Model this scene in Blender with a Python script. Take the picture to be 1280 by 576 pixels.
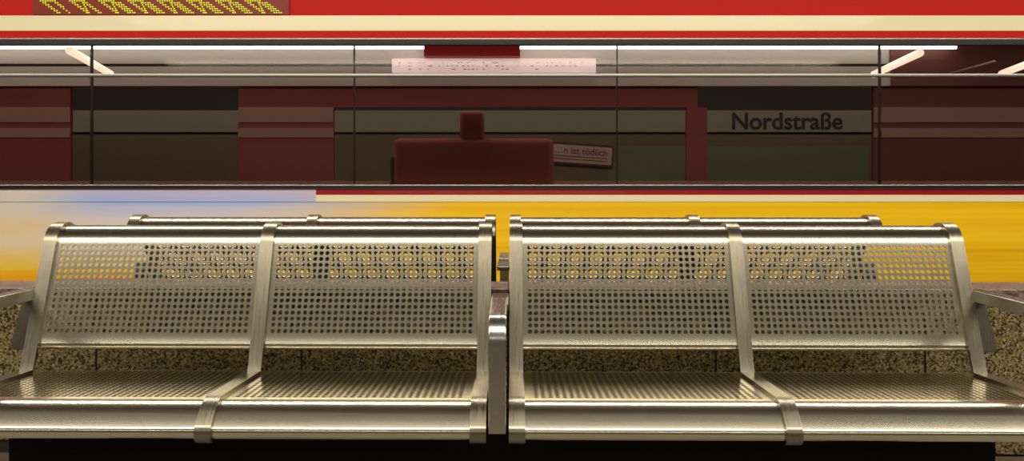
import bpy, bmesh, math, random
from mathutils import Vector, Matrix
for o in list(bpy.data.objects): bpy.data.objects.remove(o)
SC = bpy.context.scene
C = SC.collection
random.seed(7)
PI = math.pi; R = math.radians

# ------------------------------------------------------------------ camera
F = 1130.0                                   # focal length in pixels of the 1280 wide frame
cd = bpy.data.cameras.new('camera'); cam = bpy.data.objects.new('camera', cd); C.objects.link(cam)
cd.sensor_width = 36; cd.lens = F / 1280 * 36
cd.shift_x = 14 / 1280; cd.shift_y = -66 / 1280
cd.clip_start = .05; cd.clip_end = 200
EYE = .96
cam.location = (0, 0, EYE); cam.rotation_euler = (PI / 2, 0, 0)
SC.camera = cam
# ------------------------------------------------------------------ view, world
SC.view_settings.view_transform = 'Standard'; SC.view_settings.look = 'None'
SC.view_settings.gamma = 1; SC.view_settings.use_curve_mapping = False
SC.view_settings.exposure = 0.0
w = bpy.data.worlds.new('world'); SC.world = w; w.use_nodes = True
w.node_tree.nodes['Background'].inputs[0].default_value = (1, .88, .72, 1)
w.node_tree.nodes['Background'].inputs[1].default_value = .03
try:
    SC.cycles.max_bounces = 8; SC.cycles.transparent_max_bounces = 12
    SC.cycles.sample_clamp_indirect = 2.0; SC.cycles.blur_glossy = 1.0
except Exception: pass
WARM = (1, .91, .765)
# lamp rows of the station: (name, x, y, z, length, width, watts)
LAMPS = [(0, .65, 2.85, 9, .8, 205), (0, -3.3, 2.85, 11, .30, 115), (0, 4.2, 2.95, 14, .22, 300)]
def area(name, loc, rot, sx, sy, power, color=WARM, parent=None):
    l = bpy.data.lights.new(name, 'AREA'); l.shape = 'RECTANGLE'; l.size = sx; l.size_y = sy
    l.energy = power; l.color = color
    o = bpy.data.objects.new(name, l); C.objects.link(o); o.location = loc; o.rotation_euler = rot; o.parent = parent
    return o

# ------------------------------------------------------------------ materials
def mat(name, col, rough=.5, metal=0., spec=.5, emit=None, es=0., coat=0.):
    m = bpy.data.materials.new(name); m.use_nodes = True
    b = m.node_tree.nodes['Principled BSDF']
    b.inputs['Base Color'].default_value = (*col, 1); b.inputs['Roughness'].default_value = rough
    b.inputs['Metallic'].default_value = metal; b.inputs['Specular IOR Level'].default_value = spec
    b.inputs['Coat Weight'].default_value = coat
    if emit: b.inputs['Emission Color'].default_value = (*emit, 1); b.inputs['Emission Strength'].default_value = es
    return m
def nd(m, t, **kw):
    n = m.node_tree.nodes.new(t)
    for k, v in kw.items():
        if hasattr(n, k): setattr(n, k, v)
        else: n.inputs[k.replace('_', ' ')].default_value = v
    return n
def coords(m, scale):
    tc = nd(m, 'ShaderNodeTexCoord'); mp = nd(m, 'ShaderNodeMapping')
    mp.inputs['Scale'].default_value = scale
    m.node_tree.links.new(tc.outputs['Object'], mp.inputs[0]); return mp
def ramp(m, stops, interp='LINEAR'):
    r = nd(m, 'ShaderNodeValToRGB'); r.color_ramp.interpolation = interp
    while len(r.color_ramp.elements) < len(stops): r.color_ramp.elements.new(.5)
    for e, (p, c) in zip(r.color_ramp.elements, stops):
        e.position = p; e.color = (*c, 1) if len(c) == 3 else c
    return r
def steel(name, col, rough, brush, amp=.10, coltint=.12):
    """brushed stainless steel; brush = texture scale, long along the brushing direction"""
    m = mat(name, col, rough, 1.)
    L = m.node_tree.links; b = m.node_tree.nodes['Principled BSDF']
    n = nd(m, 'ShaderNodeTexNoise', Scale=1., Detail=4.); L.new(coords(m, brush).outputs[0], n.inputs['Vector'])
    rr = ramp(m, [(.3, (rough - amp,) * 3), (.7, (rough + amp,) * 3)]); L.new(n.outputs[0], rr.inputs[0]); L.new(rr.outputs[0], b.inputs['Roughness'])
    n2 = nd(m, 'ShaderNodeTexNoise', Scale=9., Detail=5.); L.new(coords(m, (1, 1, 1)).outputs[0], n2.inputs['Vector'])
    c1 = tuple(c * (1 - coltint) for c in col); cr = ramp(m, [(.35, c1), (.65, col)])
    L.new(n2.outputs[0], cr.inputs[0]); L.new(cr.outputs[0], b.inputs['Base Color'])
    return m
M = {}
M['panel'] = steel('brushed_steel_panel', (.67, .625, .49), .20, (3, 220, 220), .008, .05)
M['strap'] = steel('brushed_steel_strap', (.31, .28, .215), .31, (420, 10, 10), .05, .22)
M['arm'] = steel('polished_steel_arm', (.50, .48, .44), .25, (200, 10, 10), .04, .15)
M['cut'] = mat('cut_steel_edge', (.82, .76, .62), .5, .5)
M['black'] = mat('black_painted_steel', (.004, .003, .004), .8, spec=.15)
M['dark'] = mat('dark_rubber', (.012, .010, .011), .5)
M['chrome'] = mat('dull_steel', (.5, .48, .46), .4, 1.)
def granite(name, cols, sc, rough):
    m = mat(name, cols[1], rough); L = m.node_tree.links; b = m.node_tree.nodes['Principled BSDF']
    mp = coords(m, (sc, sc, sc))
    dn = nd(m, 'ShaderNodeTexNoise', Scale=1.6, Detail=2.); L.new(mp.outputs[0], dn.inputs['Vector'])
    mx = nd(m, 'ShaderNodeVectorMath', operation='MULTIPLY_ADD'); mx.inputs[1].default_value = (1.3, 1.3, 1.3)
    L.new(dn.outputs['Color'], mx.inputs[0]); L.new(mp.outputs[0], mx.inputs[2])
    v = nd(m, 'ShaderNodeTexVoronoi', Scale=1.); L.new(mx.outputs[0], v.inputs['Vector'])
    sp = nd(m, 'ShaderNodeSeparateColor'); L.new(v.outputs['Color'], sp.inputs[0])
    cr = ramp(m, [(0, cols[0]), (.30, cols[1]), (.55, cols[2]), (.86, cols[3])], 'CONSTANT'); L.new(sp.outputs[0], cr.inputs[0])
    n2 = nd(m, 'ShaderNodeTexNoise', Scale=.35, Detail=3.); L.new(mp.outputs[0], n2.inputs['Vector'])
    mm = nd(m, 'ShaderNodeMix', data_type='RGBA', blend_type='MULTIPLY'); mm.inputs[0].default_value = .6
    L.new(cr.outputs[0], mm.inputs[6]); r2 = ramp(m, [(.3, (.45, .45, .45)), (.65, (1.25, 1.2, 1.1))]); L.new(n2.outputs[0], r2.inputs[0]); L.new(r2.outputs[0], mm.inputs[7])
    L.new(mm.outputs[2], b.inputs['Base Color'])
    return m
M['granite'] = granite('speckled_granite', [(.022, .017, .008), (.19, .145, .05), (.30, .235, .095), (.44, .37, .20)], 210, .35)
M['coping'] = granite('brown_granite_coping', [(.12, .08, .06), (.20, .14, .11), (.26, .19, .15), (.30, .22, .18)], 130, .3)
M['floor'] = granite('platform_floor', [(.10, .09, .07), (.17, .15, .12), (.21, .19, .15), (.28, .25, .2)], 60, .4)
M['plinth'] = mat('plinth_concrete', (.17, .13, .09), .7)
M['joint'] = mat('dark_joint', (.02, .015, .01), .8)
M['ceil'] = mat('ceiling_dark', (.10, .085, .07), .8)
M['wallp'] = mat('station_plaster', (.28, .24, .18), .7)
M['red'] = mat('red_paint', (.50, .010, .004), .5, spec=.15)
M['dred'] = mat('dark_red_paint', (.30, .008, .012), .3, coat=.3)
M['cream'] = mat('cream_paint', (.83, .75, .50), .35, coat=.2)
M['maroon'] = mat('maroon_panel', (.20, .028, .036), .6)
M['maroon2'] = mat('brown_red_panel', (.12, .03, .022), .6)
M['seatred'] = mat('red_upholstery', (.19, .024, .027), .8)
M['greyp'] = mat('grey_cove_panel', (.43, .43, .35), .5)
M['strip'] = mat('brown_grey_strip', (.28, .17, .13), .6)
M['poster'] = mat('notice_added_glow', (.85, .72, .70), .5, emit=(1, .87, .87), es=.7)  # unlit notice; glow added in place of brighter light from the cove lamps
M['band'] = mat('name_band', (.34, .34, .27), .5)
M['text'] = mat('dark_lettering', (.03, .025, .022), .6)
M['rtext'] = mat('red_lettering', (.30, .06, .05), .6)
M['sign'] = mat('sign_plate', (.62, .50, .40), .5)
M['gtile'] = mat('green_tile', (.20, .23, .13), .3)
M['btile'] = mat('brown_tile', (.20, .15, .10), .4)
M['fwall'] = mat('tunnel_wall', (.045, .035, .03), .8)
M['cove'] = mat('cove_lamp', (1, 1, 1), .5, emit=(1, .97, .95), es=9.)
M['tube'] = mat('tube_lamp', (1, 1, 1), .5, emit=(1, .93, .70), es=1.6)
M['led'] = mat('green_led', (.3, .4, .0), .5, emit=(.62, .78, .01), es=.9)
M['glass'] = m = bpy.data.materials.new('tinted_window_glass'); m.use_nodes = True
nt = m.node_tree; nt.nodes.clear()
_o = nt.nodes.new('ShaderNodeOutputMaterial'); _t = nt.nodes.new('ShaderNodeBsdfTransparent'); _g = nt.nodes.new('ShaderNodeBsdfGlossy'); _x = nt.nodes.new('ShaderNodeMixShader'); _f = nt.nodes.new('ShaderNodeFresnel')
_t.inputs[0].default_value = (.78, .72, .70, 1); _g.inputs['Roughness'].default_value = .05; _f.inputs[0].default_value = 1.45
nt.links.new(_f.outputs[0], _x.inputs[0]); nt.links.new(_t.outputs[0], _x.inputs[1]); nt.links.new(_g.outputs[0], _x.inputs[2]); nt.links.new(_x.outputs[0], _o.inputs[0])
# yellow paint with the pastel advert film that covers the left stretch of the car (object space, metres)
M['yellow'] = m = mat('yellow_paint_with_pastel_advert', (.9, .55, .01), .3, coat=.25)
L = m.node_tree.links; b = m.node_tree.nodes['Principled BSDF']
tc = nd(m, 'ShaderNodeTexCoord'); sx = nd(m, 'ShaderNodeSeparateXYZ'); L.new(tc.outputs['Object'], sx.inputs[0])
st = nd(m, 'ShaderNodeTexNoise', Scale=1., Detail=5.); L.new(coords(m, (.16, 1, 15)).outputs[0], st.inputs['Vector'])
yr = ramp(m, [(.30, (.68, .37, .006)), (.46, (.88, .52, .006)), (.62, (.95, .60, .012))]); L.new(st.outputs[0], yr.inputs[0])
# advert colours by height (z .15 .. .88)
zr = nd(m, 'ShaderNodeMapRange'); zr.inputs[1].default_value = .28; zr.inputs[2].default_value = .89; L.new(sx.outputs[2], zr.inputs[0])
st2 = nd(m, 'ShaderNodeTexNoise', Scale=1., Detail=6.); L.new(coords(m, (.55, 1, 9)).outputs[0], st2.inputs['Vector'])
ad = nd(m, 'ShaderNodeMath', operation='MULTIPLY_ADD'); ad.inputs[1].default_value = .30; L.new(st2.outputs[0], ad.inputs[0])
sb = nd(m, 'ShaderNodeMath', operation='SUBTRACT'); sb.inputs[1].default_value = .15; L.new(zr.outputs[0], sb.inputs[0]); L.new(sb.outputs[0], ad.inputs[2])
ar = ramp(m, [(.0, (.85, .36, .008)), (.12, (.92, .54, .02)), (.26, (.88, .62, .26)), (.45, (.80, .66, .50)), (.70, (.70, .64, .66)), (.88, (.36, .49, .86)), (1., (.56, .48, .70))]); L.new(ad.outputs[0], ar.inputs[0])
xm = nd(m, 'ShaderNodeMapRange', interpolation_type='SMOOTHSTEP'); xm.inputs[1].default_value = -2.3; xm.inputs[2].default_value = -.75; xm.inputs[3].default_value = 1; xm.inputs[4].default_value = 0
xa = nd(m, 'ShaderNodeMath', operation='MULTIPLY_ADD'); xa.inputs[1].default_value = -1.0; L.new(zr.outputs[0], xa.inputs[0]); L.new(sx.outputs[0], xa.inputs[2])
xb = nd(m, 'ShaderNodeMath', operation='ADD'); xb.inputs[1].default_value = .25; L.new(xa.outputs[0], xb.inputs[0]); L.new(xb.outputs[0], xm.inputs[0])
lm = nd(m, 'ShaderNodeMapRange', interpolation_type='SMOOTHSTEP'); lm.inputs[1].default_value = -3.15; lm.inputs[2].default_value = -2.5; lm.inputs[3].default_value = .8; lm.inputs[4].default_value = 0; L.new(sx.outputs[0], lm.inputs[0])
lr = ramp(m, [(.08, (.86, .36, .008)), (.17, (.86, .60, .03)), (.30, (.84, .58, .10)), (.42, (.78, .68, .52)), (.60, (.84, .60, .26)), (.78, (.74, .64, .50))]); L.new(ad.outputs[0], lr.inputs[0])
ml = nd(m, 'ShaderNodeMix', data_type='RGBA'); L.new(lm.outputs[0], ml.inputs[0]); L.new(ar.outputs[0], ml.inputs[6]); L.new(lr.outputs[0], ml.inputs[7])
mm = nd(m, 'ShaderNodeMix', data_type='RGBA'); L.new(xm.outputs[0], mm.inputs[0]); L.new(yr.outputs[0], mm.inputs[6]); L.new(ml.outputs[2], mm.inputs[7]); L.new(mm.outputs[2], b.inputs['Base Color'])

# ------------------------------------------------------------------ helpers
def tag(o, label=None, cat=None, group=None, kind=None):
    if label: o['label'] = label
    if cat: o['category'] = cat
    if group: o['group'] = group
    if kind: o['kind'] = kind
    return o
def empty(name, loc=(0, 0, 0), rz=0):
    o = bpy.data.objects.new(name, None); C.objects.link(o); o.location = loc; o.rotation_euler = (0, 0, rz); o.empty_display_size = .1
    return o
def obj(name, bm, material, parent=None, smooth=False):
    me = bpy.data.meshes.new(name); bm.normal_update(); bm.to_mesh(me); bm.free()
    for x in (material if isinstance(material, (list, tuple)) else [material]): me.materials.append(x)
    if smooth:
        for p in me.polygons: p.use_smooth = True
    o = bpy.data.objects.new(name, me); C.objects.link(o); o.parent = parent
    return o
def bx(bm, x0, x1, y0, y1, z0, z1, bev=0., mi=0):
    r = bmesh.ops.create_cube(bm, size=1)
    vs = r['verts']
    for v in vs:
        v.co = Vector(((x0 + x1) / 2 + v.co.x * (x1 - x0), (y0 + y1) / 2 + v.co.y * (y1 - y0), (z0 + z1) / 2 + v.co.z * (z1 - z0)))
    fs = {f for v in vs for f in v.link_faces}
    for f in fs: f.material_index = mi
    if bev > 0:
        bmesh.ops.bevel(bm, geom=list({e for v in vs for e in v.link_edges}), offset=bev, segments=2, affect='EDGES', profile=.5)
    return bm
def box(name, material, parent, *a, **k): return obj(name, bx(bmesh.new(), *a, **k), material, parent)
def cyl(bm, p0, p1, r, n=12):
    p0 = Vector(p0); p1 = Vector(p1); d = p1 - p0
    q = d.to_track_quat('Z', 'Y').to_matrix().to_4x4(); q.translation = (p0 + p1) / 2
    bmesh.ops.create_cone(bm, cap_ends=True, segments=n, radius1=r, radius2=r, depth=d.length, matrix=q)
    return bm
def smooth_by_edge(o, ang=38):
    md = o.modifiers.new('edges', 'EDGE_SPLIT'); md.split_angle = R(ang)
class Path:
    """a profile in the (y, z) plane made of lines and arcs; arcs positive = turn left of the heading"""
    def __init__(s, p, ang): s.p = [Vector(p)]; s.a = R(ang)
    def line(s, l, n=1):
        d = Vector((math.cos(s.a), math.sin(s.a)))
        p = s.p[-1]
        for i in range(n): s.p.append(p + d * l * (i + 1) / n)
        return s
    def arc(s, r, deg, n=10):
        t = R(deg); sg = 1 if t > 0 else -1
        c = s.p[-1] + Vector((-math.sin(s.a), math.cos(s.a))) * r * sg
        v = s.p[-1] - c
        for i in range(1, n + 1):
            k = t * i / n
            s.p.append(c + Vector((v.x * math.cos(k) - v.y * math.sin(k), v.x * math.sin(k) + v.y * math.cos(k))))
        s.a += t; return s
def offs(pts, d):
    out = []
    for i, p in enumerate(pts):
        a = pts[max(i - 1, 0)]; c = pts[min(i + 1, len(pts) - 1)]
        t = (c - a).normalized(); out.append(p + Vector((-t.y, t.x)) * d)
    return out
def ribbon(pts, x0, x1, t0, t1, bev=0.):
    """a solid bar of rectangular section following pts, thickness from offset t0 to t1"""
    bm = bmesh.new(); A = offs(pts, t0); B = offs(pts, t1); rings = []
    for a, b_ in zip(A, B):
        rings.append([bm.verts.new((x0, a.x, a.y)), bm.verts.new((x1, a.x, a.y)), bm.verts.new((x1, b_.x, b_.y)), bm.verts.new((x0, b_.x, b_.y))])
    for r0, r1 in zip(rings, rings[1:]):
        for k in range(4): bm.faces.new((r0[k], r0[(k + 1) % 4], r1[(k + 1) % 4], r1[k]))
    bm.faces.new(rings[0]); bm.faces.new(rings[-1][::-1])
    bmesh.ops.recalc_face_normals(bm, faces=bm.faces)
    if bev > 0:
        es = [e for e in bm.edges if len(e.link_faces) == 2 and e.calc_face_angle(0) > R(60)]
        bmesh.ops.bevel(bm, geom=es, offset=bev, segments=2, affect='EDGES', profile=.5)
    return bm
PITCH = .0166; HR = .0059
def perforated(path, s0, rows, cols, width, mirror_open=True):
    """sheet following path, perforated from arc length s0 on with rows x cols round holes; centred on x = 0"""
    pts = path.p; cum = [0]
    for a, c in zip(pts, pts[1:]): cum.append(cum[-1] + (c - a).length)
    def at(s):
        for i in range(len(cum) - 1):
            if s <= cum[i + 1] + 1e-9:
                return pts[i].lerp(pts[i + 1], (s - cum[i]) / max(cum[i + 1] - cum[i], 1e-9))
        return pts[-1]
    s1 = s0 + rows * PITCH; hw = cols * PITCH / 2
    bm = bmesh.new()
    def strip(ss, xa, xb):
        prev = None
        for s in ss:
            p = at(s); cur = (bm.verts.new((xa, p.x, p.y)), bm.verts.new((xb, p.x, p.y)))
            if prev: bm.faces.new((prev[0], prev[1], cur[1], cur[0])).smooth = True
            prev = cur
    strip([s for s in cum if s < s0 - 1e-6] + [s0], -width / 2, width / 2)
    strip([s1] + [s for s in cum if s > s1 + 1e-6], -width / 2, width / 2)
    strip([s0, s1], -width / 2, -hw); strip([s0, s1], hw, width / 2)
    N = 16; h = PITCH / 2
    sq = []
    for k in range(N):
        a = 2 * PI * k / N; c, s_ = math.cos(a), math.sin(a); mx = max(abs(c), abs(s_)); sq.append((c / mx * h, s_ / mx * h))
    for r in range(rows):
        for q in range(cols):
            cx = -hw + (q + .5) * PITCH; cs = s0 + (r + .5) * PITCH
            O = []; I = []
            for k in range(N):
                a = 2 * PI * k / N
                p = at(cs + sq[k][1]); O.append(bm.verts.new((cx + sq[k][0], p.x, p.y)))
                p = at(cs + HR * math.sin(a)); I.append(bm.verts.new((cx + HR * math.cos(a), p.x, p.y)))
            for k in range(N): bm.faces.new((O[k], O[(k + 1) % N], I[(k + 1) % N], I[k]))
    bmesh.ops.remove_doubles(bm, verts=bm.verts, dist=1e-5)
    return bm

# ------------------------------------------------------------------ the station
def struct(name, bm, m, parent=None): return tag(obj(name, bm, m, parent), kind='structure' if parent is None else None)
struct('floor', bx(bmesh.new(), -14, 14, -6, 5.62, -.3, 0), M['floor'])
struct('ceiling', bx(bmesh.new(), -14, 14, -6, 15, 3.3, 3.5), M['ceil'])
struct('wall_behind', bx(bmesh.new(), -14, 14, -6.2, -6, -.3, 3.5), M['wallp'])
struct('floor_trackbed', bx(bmesh.new(), -14, 14, 5.62, 15, -1.2, -1.0), M['fwall'])
TILT = R(-.75)                                # the bench row stands a touch askew to the platform edge
gw = empty('wall_granite', (0, 2.55, 0), TILT); tag(gw, kind='structure')
WF, WB = .155, .345                           # front and back of the low wall, local y
bm = bmesh.new()
TZ = .6275
def zb(x): return .155 - .0105 * x            # lower edge of the cladding falls slightly to the right
k0 = -9
for k in range(-9, 9):
    xa = .02 + .62 * k + .003; xb = xa + .614
    for (ya, yb) in ((WF, WF + .03), (WB - .03, WB)):
        vs = [bm.verts.new(c) for c in ((xa, ya, zb(xa)), (xb, ya, zb(xb)), (xb, yb, zb(xb)), (xa, yb, zb(xa)), (xa, ya, TZ - .03), (xb, ya, TZ - .03), (xb, yb, TZ - .03), (xa, yb, TZ - .03))]
        for f in ((0, 1, 5, 4), (1, 2, 6, 5), (2, 3, 7, 6), (3, 0, 4, 7), (4, 5, 6, 7), (3, 2, 1, 0)): bm.faces.new([vs[i] for i in f])
bmesh.ops.recalc_face_normals(bm, faces=bm.faces)
obj('granite_cladding', bm, M['granite'], gw)
box('wall_core', M['joint'], gw, -5.5, 5.5, WF + .006, WB - .006, .05, TZ - .02)
box('plinth', M['plinth'], gw, -5.5, 5.5, WF - .001 + .004, WB - .004, 0, .13)
bm = bmesh.new()
for k in range(-5, 5):
    bx(bm, .02 + 1.24 * k + .001, .02 + 1.24 * (k + 1) - .001, WF - .004, WB + .004, TZ - .03, TZ, .002)
obj('coping', bm, M['coping'], gw)

# ------------------------------------------------------------------ steel bench
X0, XP = .043, .605
def seat_path():
    q = Path((-.118, .428), 100); q.arc(.014, 78, 6).line(.352).arc(.075, 45, 10).line(.034).arc(.015, 142, 14).line(.012)
    return q
# arc turning conventions: heading measured from +y towards +z
def back_path():
    q = Path((-.1335, .5010), 160)             # short return lip
    q.arc(.012, -90, 8)                        # round the lower edge to the 70 degree rake
    q.line(.2805)
    q.arc(.065, -150, 28).line(.006)
    return q
BP = back_path(); SP = seat_path()
def length(pts): return sum((c - a).length for a, c in zip(pts, pts[1:]))
lipb = .012 * PI / 2
back_mesh = perforated(BP, lipb + .0255, 15, 33, XP - .006)
seat_mesh = perforated(SP, .019 + .008, 20, 32, XP - .006)
def sheet(name, bm_or_mesh, x, parent):
    if isinstance(bm_or_mesh, bmesh.types.BMesh):
        me = bpy.data.meshes.new(name); bm_or_mesh.normal_update(); bm_or_mesh.to_mesh(me); bm_or_mesh.free(); me.materials.append(M['panel']); me.materials.append(M['cut' if name == 'backrest' else 'panel'])
    else: me = bm_or_mesh
    o = bpy.data.objects.new(name, me); C.objects.link(o); o.parent = parent; o.location = (x, 0, 0)
    s = o.modifiers.new('gauge', 'SOLIDIFY'); s.thickness = .004; s.offset = 0; s.material_offset_rim = 1
    smooth_by_edge(o, 35)
    return o, me
def frame_pts():
    """from the back of the roll over the top, down the backrest, along the seat, over the nose"""
    B = BP.p[::-1]                             # ends at lower lip
    # keep only roll + straight part
    keep = [p for p in B if not (p.z if hasattr(p, 'z') else p.y) < .52] if False else B
    straight_lo = BP.p[8]                      # after lip arc: start of straight
    top = BP.p[9:][::-1]
    d = (straight_lo - BP.p[9]).normalized()
    corner = straight_lo + d * .054
    pts = top + [straight_lo, corner]
    S = SP.p
    i0 = 6                                     # after first arc: start of the flat
    flat0 = S[i0]; flat1 = S[i0 + 1]; dd = (flat1 - flat0).normalized()
    st = flat0 + dd * .046
    pts += [st] + S[i0 + 1:-1]
    return pts
FP = frame_pts()
def bench(name, label):
    root = tag(empty(name), label, 'bench')
    global back_mesh, seat_mesh
    xs = []
    for sgn in (-1, 1):
        for k in (0, 1): xs.append(sgn * (X0 + XP * (k + .5)))
    for x in sorted(xs):
        o, back_mesh = sheet('backrest', back_mesh, x, root)
        o, seat_mesh = sheet('seat', seat_mesh, x, root)
    for sgn in (-1, 1):
        for k in range(3):
            x = sgn * (X0 + XP * k)
            o = obj('frame', ribbon(FP, x - .018, x + .018, -.0015, -.0105), M['strap'], root, True); smooth_by_edge(o, 35)
    # armrests
    for x in (-1, 0, 1):
        X = x * (X0 + 2 * XP + .018 + .019)
        ys = -.085 if x else -.27
        a = Path((ys, .642), 180).line(-(-.540 - ys), 1).arc(.045, 90, 12).line(.190)
        o = obj('armrest', ribbon(a.p, X - .019, X + .019, -.016, .016, bev=.002), M['arm'], root, True); smooth_by_edge(o, 20)
        if x == 0:
            b2 = bmesh.new(); bx(b2, -.0225, .0225, -.30, -.085, .630, .646, .003)
            obj('bracket', b2, M['strap'], o)
        else:
            b2 = bmesh.new(); s = x; W = X0 + 2 * XP + .016
            prof = [(W, .632), (W + .038, .632), (W + .050, .560), (W + .060, .514), (W + .060, .502), (W + .054, .494), (W + .010, .492), (W, .494)]
            f = [b2.verts.new((s * px, -.096 + (.632 - pz) * -.18, pz)) for px, pz in prof]
            g = [b2.verts.new((s * px, -.060 + (.632 - pz) * -.10, pz)) for px, pz in prof]
            b2.faces.new(f); b2.faces.new(g[::-1])
            for i in range(len(f)): b2.faces.new((f[i], g[i], g[(i + 1) % len(f)], f[(i + 1) % len(f)]))
            bmesh.ops.recalc_face_normals(b2, faces=b2.faces)
            bmesh.ops.bevel(b2, geom=[e for e in b2.edges if e.calc_face_angle(0) > R(60)], offset=.004, segments=2, affect='EDGES')
            obj('bracket', b2, M['strap'], o)
    # under-seat beam and feet
    b2 = bmesh.new(); bx(b2, -1.175, 1.175, -.40, -.20, .20, .415, .004)
    o = obj('support_beam', b2, M['black'], root); o['label'] = 'black steel box beam under the seats'
    for x in (-.95, 0, .95):
        b2 = bmesh.new(); bx(b2, x - .05, x + .05, -.36, -.24, .01, .21, .003); bx(b2, x - .10, x + .10, -.42, -.18, 0, .012, .003)
        obj('leg', b2, M['black'], root)
    return root
def copy_tree(o, parent=None):
    c = o.copy(); C.objects.link(c); c.parent = parent
    for ch in o.children: copy_tree(ch, c)
    return c
b1 = bench('steel_bench', 'near four-seat perforated steel bench in front of the low granite wall')
b1.location = (0, 2.55, 0); b1.rotation_euler.z = TILT
b2r = copy_tree(b1); b2r['label'] = 'far perforated steel bench behind the granite wall, mostly hidden by the near bench'
b2r.location = (.57 * math.sin(-TILT), 3.12, 0); b2r.rotation_euler.z = TILT + PI

# ------------------------------------------------------------------ the train (near side at y = 5.8)
TY = 5.8; TB = 8.45; HL = 11.5
def Z(y): return EYE + (222 - y) * TY / F          # height on the near side of the car
def XT(x, Y=TY): return (x - 626) * Y / F
tr = tag(empty('train', (0, TY, -1)), 'red, cream and yellow train car standing at the platform behind the benches', 'train')
def tbox(name, m, x0, x1, y0, y1, z0, z1, bev=0, parent=None):
    return box(name, m, parent or tr, x0, x1, y0 - TY, y1 - TY, z0 + 1, z1 + 1, bev=bev)
ob = tbox('lower_panel', M['yellow'], -HL, HL, TY, TY + .06, -.35, Z(252), 0)
# advert/paint texture works in world-like metres: shift mesh so that object z = world z
for v in ob.data.vertices: v.co.z -= 1
ob.location.z = 1
ob['label'] = 'yellow side panel with a pastel blue advert film at its left'
tbox('cream_stripe', M['cream'], XT(395), HL, TY - .003, TY + .05, Z(252), Z(243.5))
oe = tbox('advert_film', M['yellow'], -HL, XT(395), TY - .003, TY + .05, Z(252), Z(236.5))
for v in oe.data.vertices: v.co.z -= 1
oe.location.z = 1
tbox('red_stripe', M['dred'], XT(395), HL, TY - .003, TY + .05, Z(243.5), Z(236.5))
tbox('window_gasket', M['dark'], -HL, HL, TY - .008, TY + .04, Z(236.5), Z(232.5))
tbox('window_sill', M['chrome'], -HL, HL, TY - .016, TY + .04, Z(232.5), Z(230.8), .002)
tbox('rain_gutter', M['dark'], -HL, HL, TY - .012, TY + .05, Z(56), Z(50.5))
bm = bmesh.new(); cyl(bm, (-HL, -.006, Z(49) + 1), (HL, -.006, Z(49) + 1), .009, 16); o = obj('gutter_rail', bm, M['chrome'], tr, True); o['label'] = 'bright steel rail over the windows'
tbox('red_stripe', M['red'], -HL, HL, TY - .002, TY + .05, Z(50.5), Z(38.5))
tbox('cream_stripe', M['cream'], -HL, HL, TY - .004, TY + .05, Z(38.5), Z(19.5))
# upper panel curving into the roof
up = Path((0, Z(19.5) + 1), 90).line(.26).arc(.35, -62, 10).line(1.05, 1).arc(1.2, -56, 6).line(1.05).arc(.35, -62, 10)
bm = ribbon(up.p, -HL, HL, 0, -.04)
o = obj('roof', bm, M['red'], tr, True); smooth_by_edge(o, 30)
# posts between panes, silver rail, panes
posts = [112 + 330 * k for k in range(-4, 7)]
for x in posts:
    tbox('window_post', M['dark'], XT(x) - .003, XT(x) + .003, TY + .012, TY + .05, Z(231), Z(56))
for a, c in zip(posts, posts[1:]):
    xa, xb = XT(a) + .002, XT(c) - .002
    tbox('window_pane', M['glass'], xa, xb, TY + .004, TY + .010, Z(231), Z(95.5))
    tbox('window_pane', M['glass'], xa, xb, TY + .004, TY + .010, Z(92), Z(56.5))
tbox('window_rail', M['chrome'], -HL, HL, TY - .014, TY + .03, Z(96), Z(92.2), .006)
# inside: floor, far side wall with window openings
def XF(x): return XT(x, TB - .05)
def ZF(y): return EYE + (222 - y) * (TB - .05) / F
tbox('floor_pan', M['dark'], -HL, HL, TY + .06, TB, .10, .16)
tbox('skirt', M['dark'], -HL, HL, TB - .06, TB, -.35, .12)
wz0, wz1 = .93, ZF(108)
tbox('inner_wall', M['strip'], -HL, HL, TB - .05, TB, .12, wz0)
tbox('inner_wall', M['maroon'], -HL, XF(88), TB - .05, TB, wz0, wz1)
tbox('inner_wall', M['maroon'], XF(298), XF(417), TB - .05, TB, wz0, wz1)
tbox('inner_wall', M['maroon'], XF(417), XF(872), TB - .05, TB, ZF(134), wz1)
tbox('inner_wall', M['maroon'], XF(858), XF(884), TB - .05, TB, wz0, ZF(134))
tbox('inner_wall', M['maroon2'], XF(1092), HL, TB - .05, TB, wz0, wz1)
for x0, x1 in ((-HL, XF(88)), (XF(298), XF(417)), (XF(1092), HL)):
    tbox('wall_strip', M['strip'], x0, x1, TB - .06, TB - .05, ZF(172), ZF(160), .002)
    tbox('wall_strip', M['strip'], x0, x1, TB - .06, TB - .05, ZF(153), ZF(134), .002)
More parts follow.
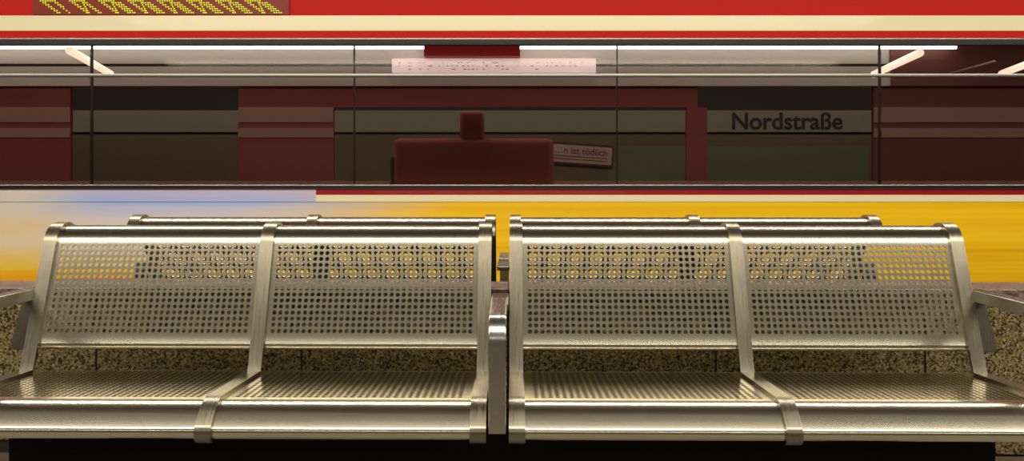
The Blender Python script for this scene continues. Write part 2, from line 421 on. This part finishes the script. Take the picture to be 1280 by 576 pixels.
# cove above the far windows
tbox('cove_panel', M['greyp'], -HL, XF(1110), TB - .10, TB, wz1, ZF(84) )
tbox('cove_panel', M['greyp'], -HL, XF(1110), TB - .08, TB, ZF(80), ZF(50))
tbox('cove_panel', M['maroon2'], XF(1110), HL, TB - .10, TB, wz1, ZF(40))
tbox('cove_slot', M['dark'], -HL, XF(1110), TB - .06, TB, ZF(84), ZF(80))
for x0, x1 in ((-8, 538), (640, 1195)):
    x0 = -3000 if x0 < 0 else x0
    bm = bmesh.new(); xa = max(XT(x0, TB - .2), -HL + .1); cyl(bm, (xa, TB - .2 - TY, EYE + (222 - 58.6) * (TB - .2) / F + 1), (XT(x1, TB - .2), TB - .2 - TY, EYE + (222 - 58.6) * (TB - .2) / F + 1), .020, 12)
    o = obj('light_strip', bm, M['cove'], tr); o['label'] = 'white glowing light strip along the ceiling'
tbox('ceiling_panel', M['red'], XT(530, TB - .25), XT(650, TB - .25), TB - .25, TB - .10, EYE + (222 - 70) * (TB - .25) / F, 2.4)
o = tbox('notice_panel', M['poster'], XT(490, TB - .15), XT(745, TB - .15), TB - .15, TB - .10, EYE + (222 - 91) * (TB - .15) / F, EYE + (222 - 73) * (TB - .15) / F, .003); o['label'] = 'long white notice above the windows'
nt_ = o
bm = bmesh.new()
for i in range(3):
    for k in range(40):
        xa = XT(498, TB - .155) + .045 * k + random.uniform(-.01, .01)
        if random.random() < .45 and xa < XT(735, TB - .155): bx(bm, xa, xa + random.uniform(.01, .035), TB - .1525 - TY, TB - .149 - TY, 1 + EYE + (222 - 79 - i * 4) * (TB - .15) / F, 1 + EYE + (222 - 79 - i * 4) * (TB - .15) / F + .008)
tag(obj('print', bm, mat('pale_red_print', (.55, .32, .30), .6), nt_), kind='stuff')
# slanting tube lamps across the car
ZL = EYE + .93
for p0, p1 in (((87, 63), (138, 92)), ((1150, 66), (1092, 93)), ((1322, 66), (1252, 92)), ((1243, 77), (1186, 93)) , ((-90, 63), (-30, 92))):
    pts = []
    for (x, y) in (p0, p1):
        S_ = (222 - y) / .93; pts.append(((x - 626) / S_, F / S_ - TY, ZL + 1))
    faint = p0[0] == 1243
    bm = bmesh.new(); cyl(bm, pts[0], pts[1], .012 if faint else .030, 14)
    o = obj('tube_lamp', bm, M['tube'] if not faint else M['strip'], tr, True)
# double seats of the car
def train_seat(cx, Y, w=1.24, h=.86):
    z0 = .16 + 1; y = Y - TY
    b_ = bmesh.new(); bx(b_, cx - w / 2, cx + w / 2, y - .05, y + .05, 1.06, EYE + (222 - 173) * Y / F + 1, .045)
    s = obj('seat_back', b_, M['seatred'], tr, True)
    b_ = bmesh.new()
    bx(b_, cx - .105, cx + .085, y - .035, y + .035, EYE + (222 - 176) * Y / F + 1, EYE + (222 - 139) * Y / F + 1, .03)
    obj('headrest', b_, M['seatred'], s, True)
    b_ = bmesh.new(); bx(b_, cx - w / 2 + .05, cx + w / 2 - .05, y, y + .48, 1.52, 1.62, .04)
    obj('cushion', b_, M['seatred'], s, True)
    b_ = bmesh.new(); bx(b_, cx - w / 2 - .02, cx - w / 2 + .02, y - .03, y + .4, 1.16, EYE + (222 - 196) * Y / F + 1, .01)
    obj('seat_side', b_, M['dark'], s)
train_seat(XT(592, 7.0), 7.0)
# dot matrix display
dp = tbox('destination_display', mat('display_cover', (.22, .022, .01), .3), XT(42), XT(362), TY - .012, TY + .0, Z(18.8), Z(-22), .002)
dp['label'] = 'dot matrix display with yellow-green lights'
bm = bmesh.new()
rows = 17; dz = 2.45
def dot(px, py):
    x = XT(px); z = Z(py) + 1
    bx(bm, x - .0042, x + .0042, -.0155, -.011, z - .0032, z + .0032)
for g in range(8):
    gx = 52 + 36.5 * g
    for r in range(-16, 8):
        y = 1.6 + r * 2.45
        sh = (r + 0) * 3.5                       # italic slant of the characters
        cols = [0, 2.8, 15, 17.8] + ([21, 23.5] if g > 1 else [])
        if r in (0, 7, -8): cols = [0, 3, 6, 9, 12, 15, 18]
        if g > 0: cols.append(15 - (r % 8) * 2.1)
        if g == 0 and r > 3: cols = cols[:3]
        for c in cols:
            if 44 < gx + c + sh < 358 and y < 18.4: dot(gx + c + sh, y)
obj('led_dots', bm, M['led'], dp)

# ------------------------------------------------------------------ far side of the station
FY = 12.5
def XW(x, Y=FY): return (x - 626) * Y / F
def ZW(y, Y=FY): return EYE + (222 - y) * Y / F
fw = empty('wall_far', (0, FY, 0)); tag(fw, kind='structure')
def wbox(name, m, x0, x1, y0, y1, z0, z1, bev=0): return box(name, m, fw, x0, x1, y0, y1, z0, z1, bev=bev)
wbox('wall_face', M['fwall'], -14, 14, .03, .2, -1.1, 3.3)
wbox('green_tiling', M['gtile'], XW(760), XW(1085), 0, .03, -1.0, ZW(183))
wbox('brown_tiling', M['btile'], -14, XW(760), 0, .03, -1.0, ZW(183))
wbox('brown_tiling', M['btile'], XW(1085), 14, 0, .03, -1.0, ZW(183))
wbox('brown_band', M['btile'], -14, 14, 0, .03, ZW(183), ZW(168))
sg = empty('station_sign', (0, FY, 0)); tag(sg, 'long grey name band reading Nordstraße on the far wall, seen through the train windows', 'sign')
box('sign_band', M['band'], sg, -13.5, 13.5, -.02, 0, ZW(165), ZW(138))
def text(name, body, m, parent, x, y, z, width, rx=PI / 2, ry=0, depth=.003, bold=.0):
    cu = bpy.data.curves.new(name, 'FONT'); cu.body = body; cu.size = .3; cu.extrude = depth; cu.offset = bold
    cu.align_x = 'CENTER'; cu.align_y = 'CENTER'
    o = bpy.data.objects.new(name, cu); C.objects.link(o)
    bpy.context.view_layer.update(); s = width / o.dimensions.x
    me = bpy.data.meshes.new_from_object(o); bpy.data.objects.remove(o)
    o = bpy.data.objects.new(name, me); C.objects.link(o); me.materials.clear(); me.materials.append(m)
    o.scale = (s, s, s); o.location = (x, y, z); o.rotation_euler = (rx, ry, 0); o.parent = parent
    return o
text('lettering', 'Nordstraße', M['text'], sg, XW(983), -.023, ZW(152.5), XW(1052) - XW(914), bold=.006)
text('lettering', 'Nordstraße', M['text'], sg, XW(-130), -.023, ZW(152.5), XW(1052) - XW(914), bold=.006)
ws = empty('warning_sign', (XW(722, FY - .1), FY - .021, ZW(192, FY - .1))); ws.rotation_euler = (0, R(4), 0)
tag(ws, 'tilted white warning sign in a red frame on the far wall below the name band', 'sign')
W_, H_ = .48, .125
box('sign_plate', M['sign'], ws, -W_, W_, -.01, .02, -H_, H_)
bm = bmesh.new()
bx(bm, -W_ - .02, W_ + .02, -.02, .02, H_, H_ + .022); bx(bm, -W_ - .02, W_ + .02, -.02, .02, -H_ - .022, -H_)
bx(bm, -W_ - .02, -W_, -.02, .02, -H_, H_); bx(bm, W_, W_ + .02, -.02, .02, -H_, H_)
obj('sign_frame', bm, M['seatred'], ws)
text('lettering', '…n ist tödlich', M['rtext'], ws, .05, -.012, .035, .72, bold=.004)
for z in (-.045, -.085): box('printed_line', M['rtext'], ws, -.36, .42, -.013, -.009, z, z + .012)
struct('floor_far_platform', bx(bmesh.new(), -14, 14, 9.0, FY, -1.0, 0), M['fwall'])

# ------------------------------------------------------------------ luminaires
for i, (x, y, z, l, w_, p) in enumerate(LAMPS):
    lt = empty('ceiling_light', (x, y, z))
    tag(lt, ['long ceiling lamp above the near side of the platform', 'long ceiling lamp at the back of the platform', 'long ceiling lamp over the platform edge beside the train'][i], 'lamp')
    bm = bmesh.new(); bx(bm, -l / 2, l / 2, -w_ / 2 - .02, w_ / 2 + .02, .01, .07, .004); obj('housing', bm, M['wallp'], lt)
    bm = bmesh.new()
    bm.free()
    for k in (-.4, 0, .4): obj('hanger', cyl(bmesh.new(), (k * l, 0, .06), (k * l, 0, 3.3 - z), .006, 8), M['chrome'], lt)
    area('lamp', (0, 0, 0), (0, 0, 0), l, w_, p, parent=lt)
area('far_lamp', (0, 10.6, 3.1), (R(25), 0, 0), 22, .3, 125, (1, .93, .80))
area('car_lamp', (0, 7.1, 2.35), (0, 0, 0), 20, .3, 130, (1, .95, .84))
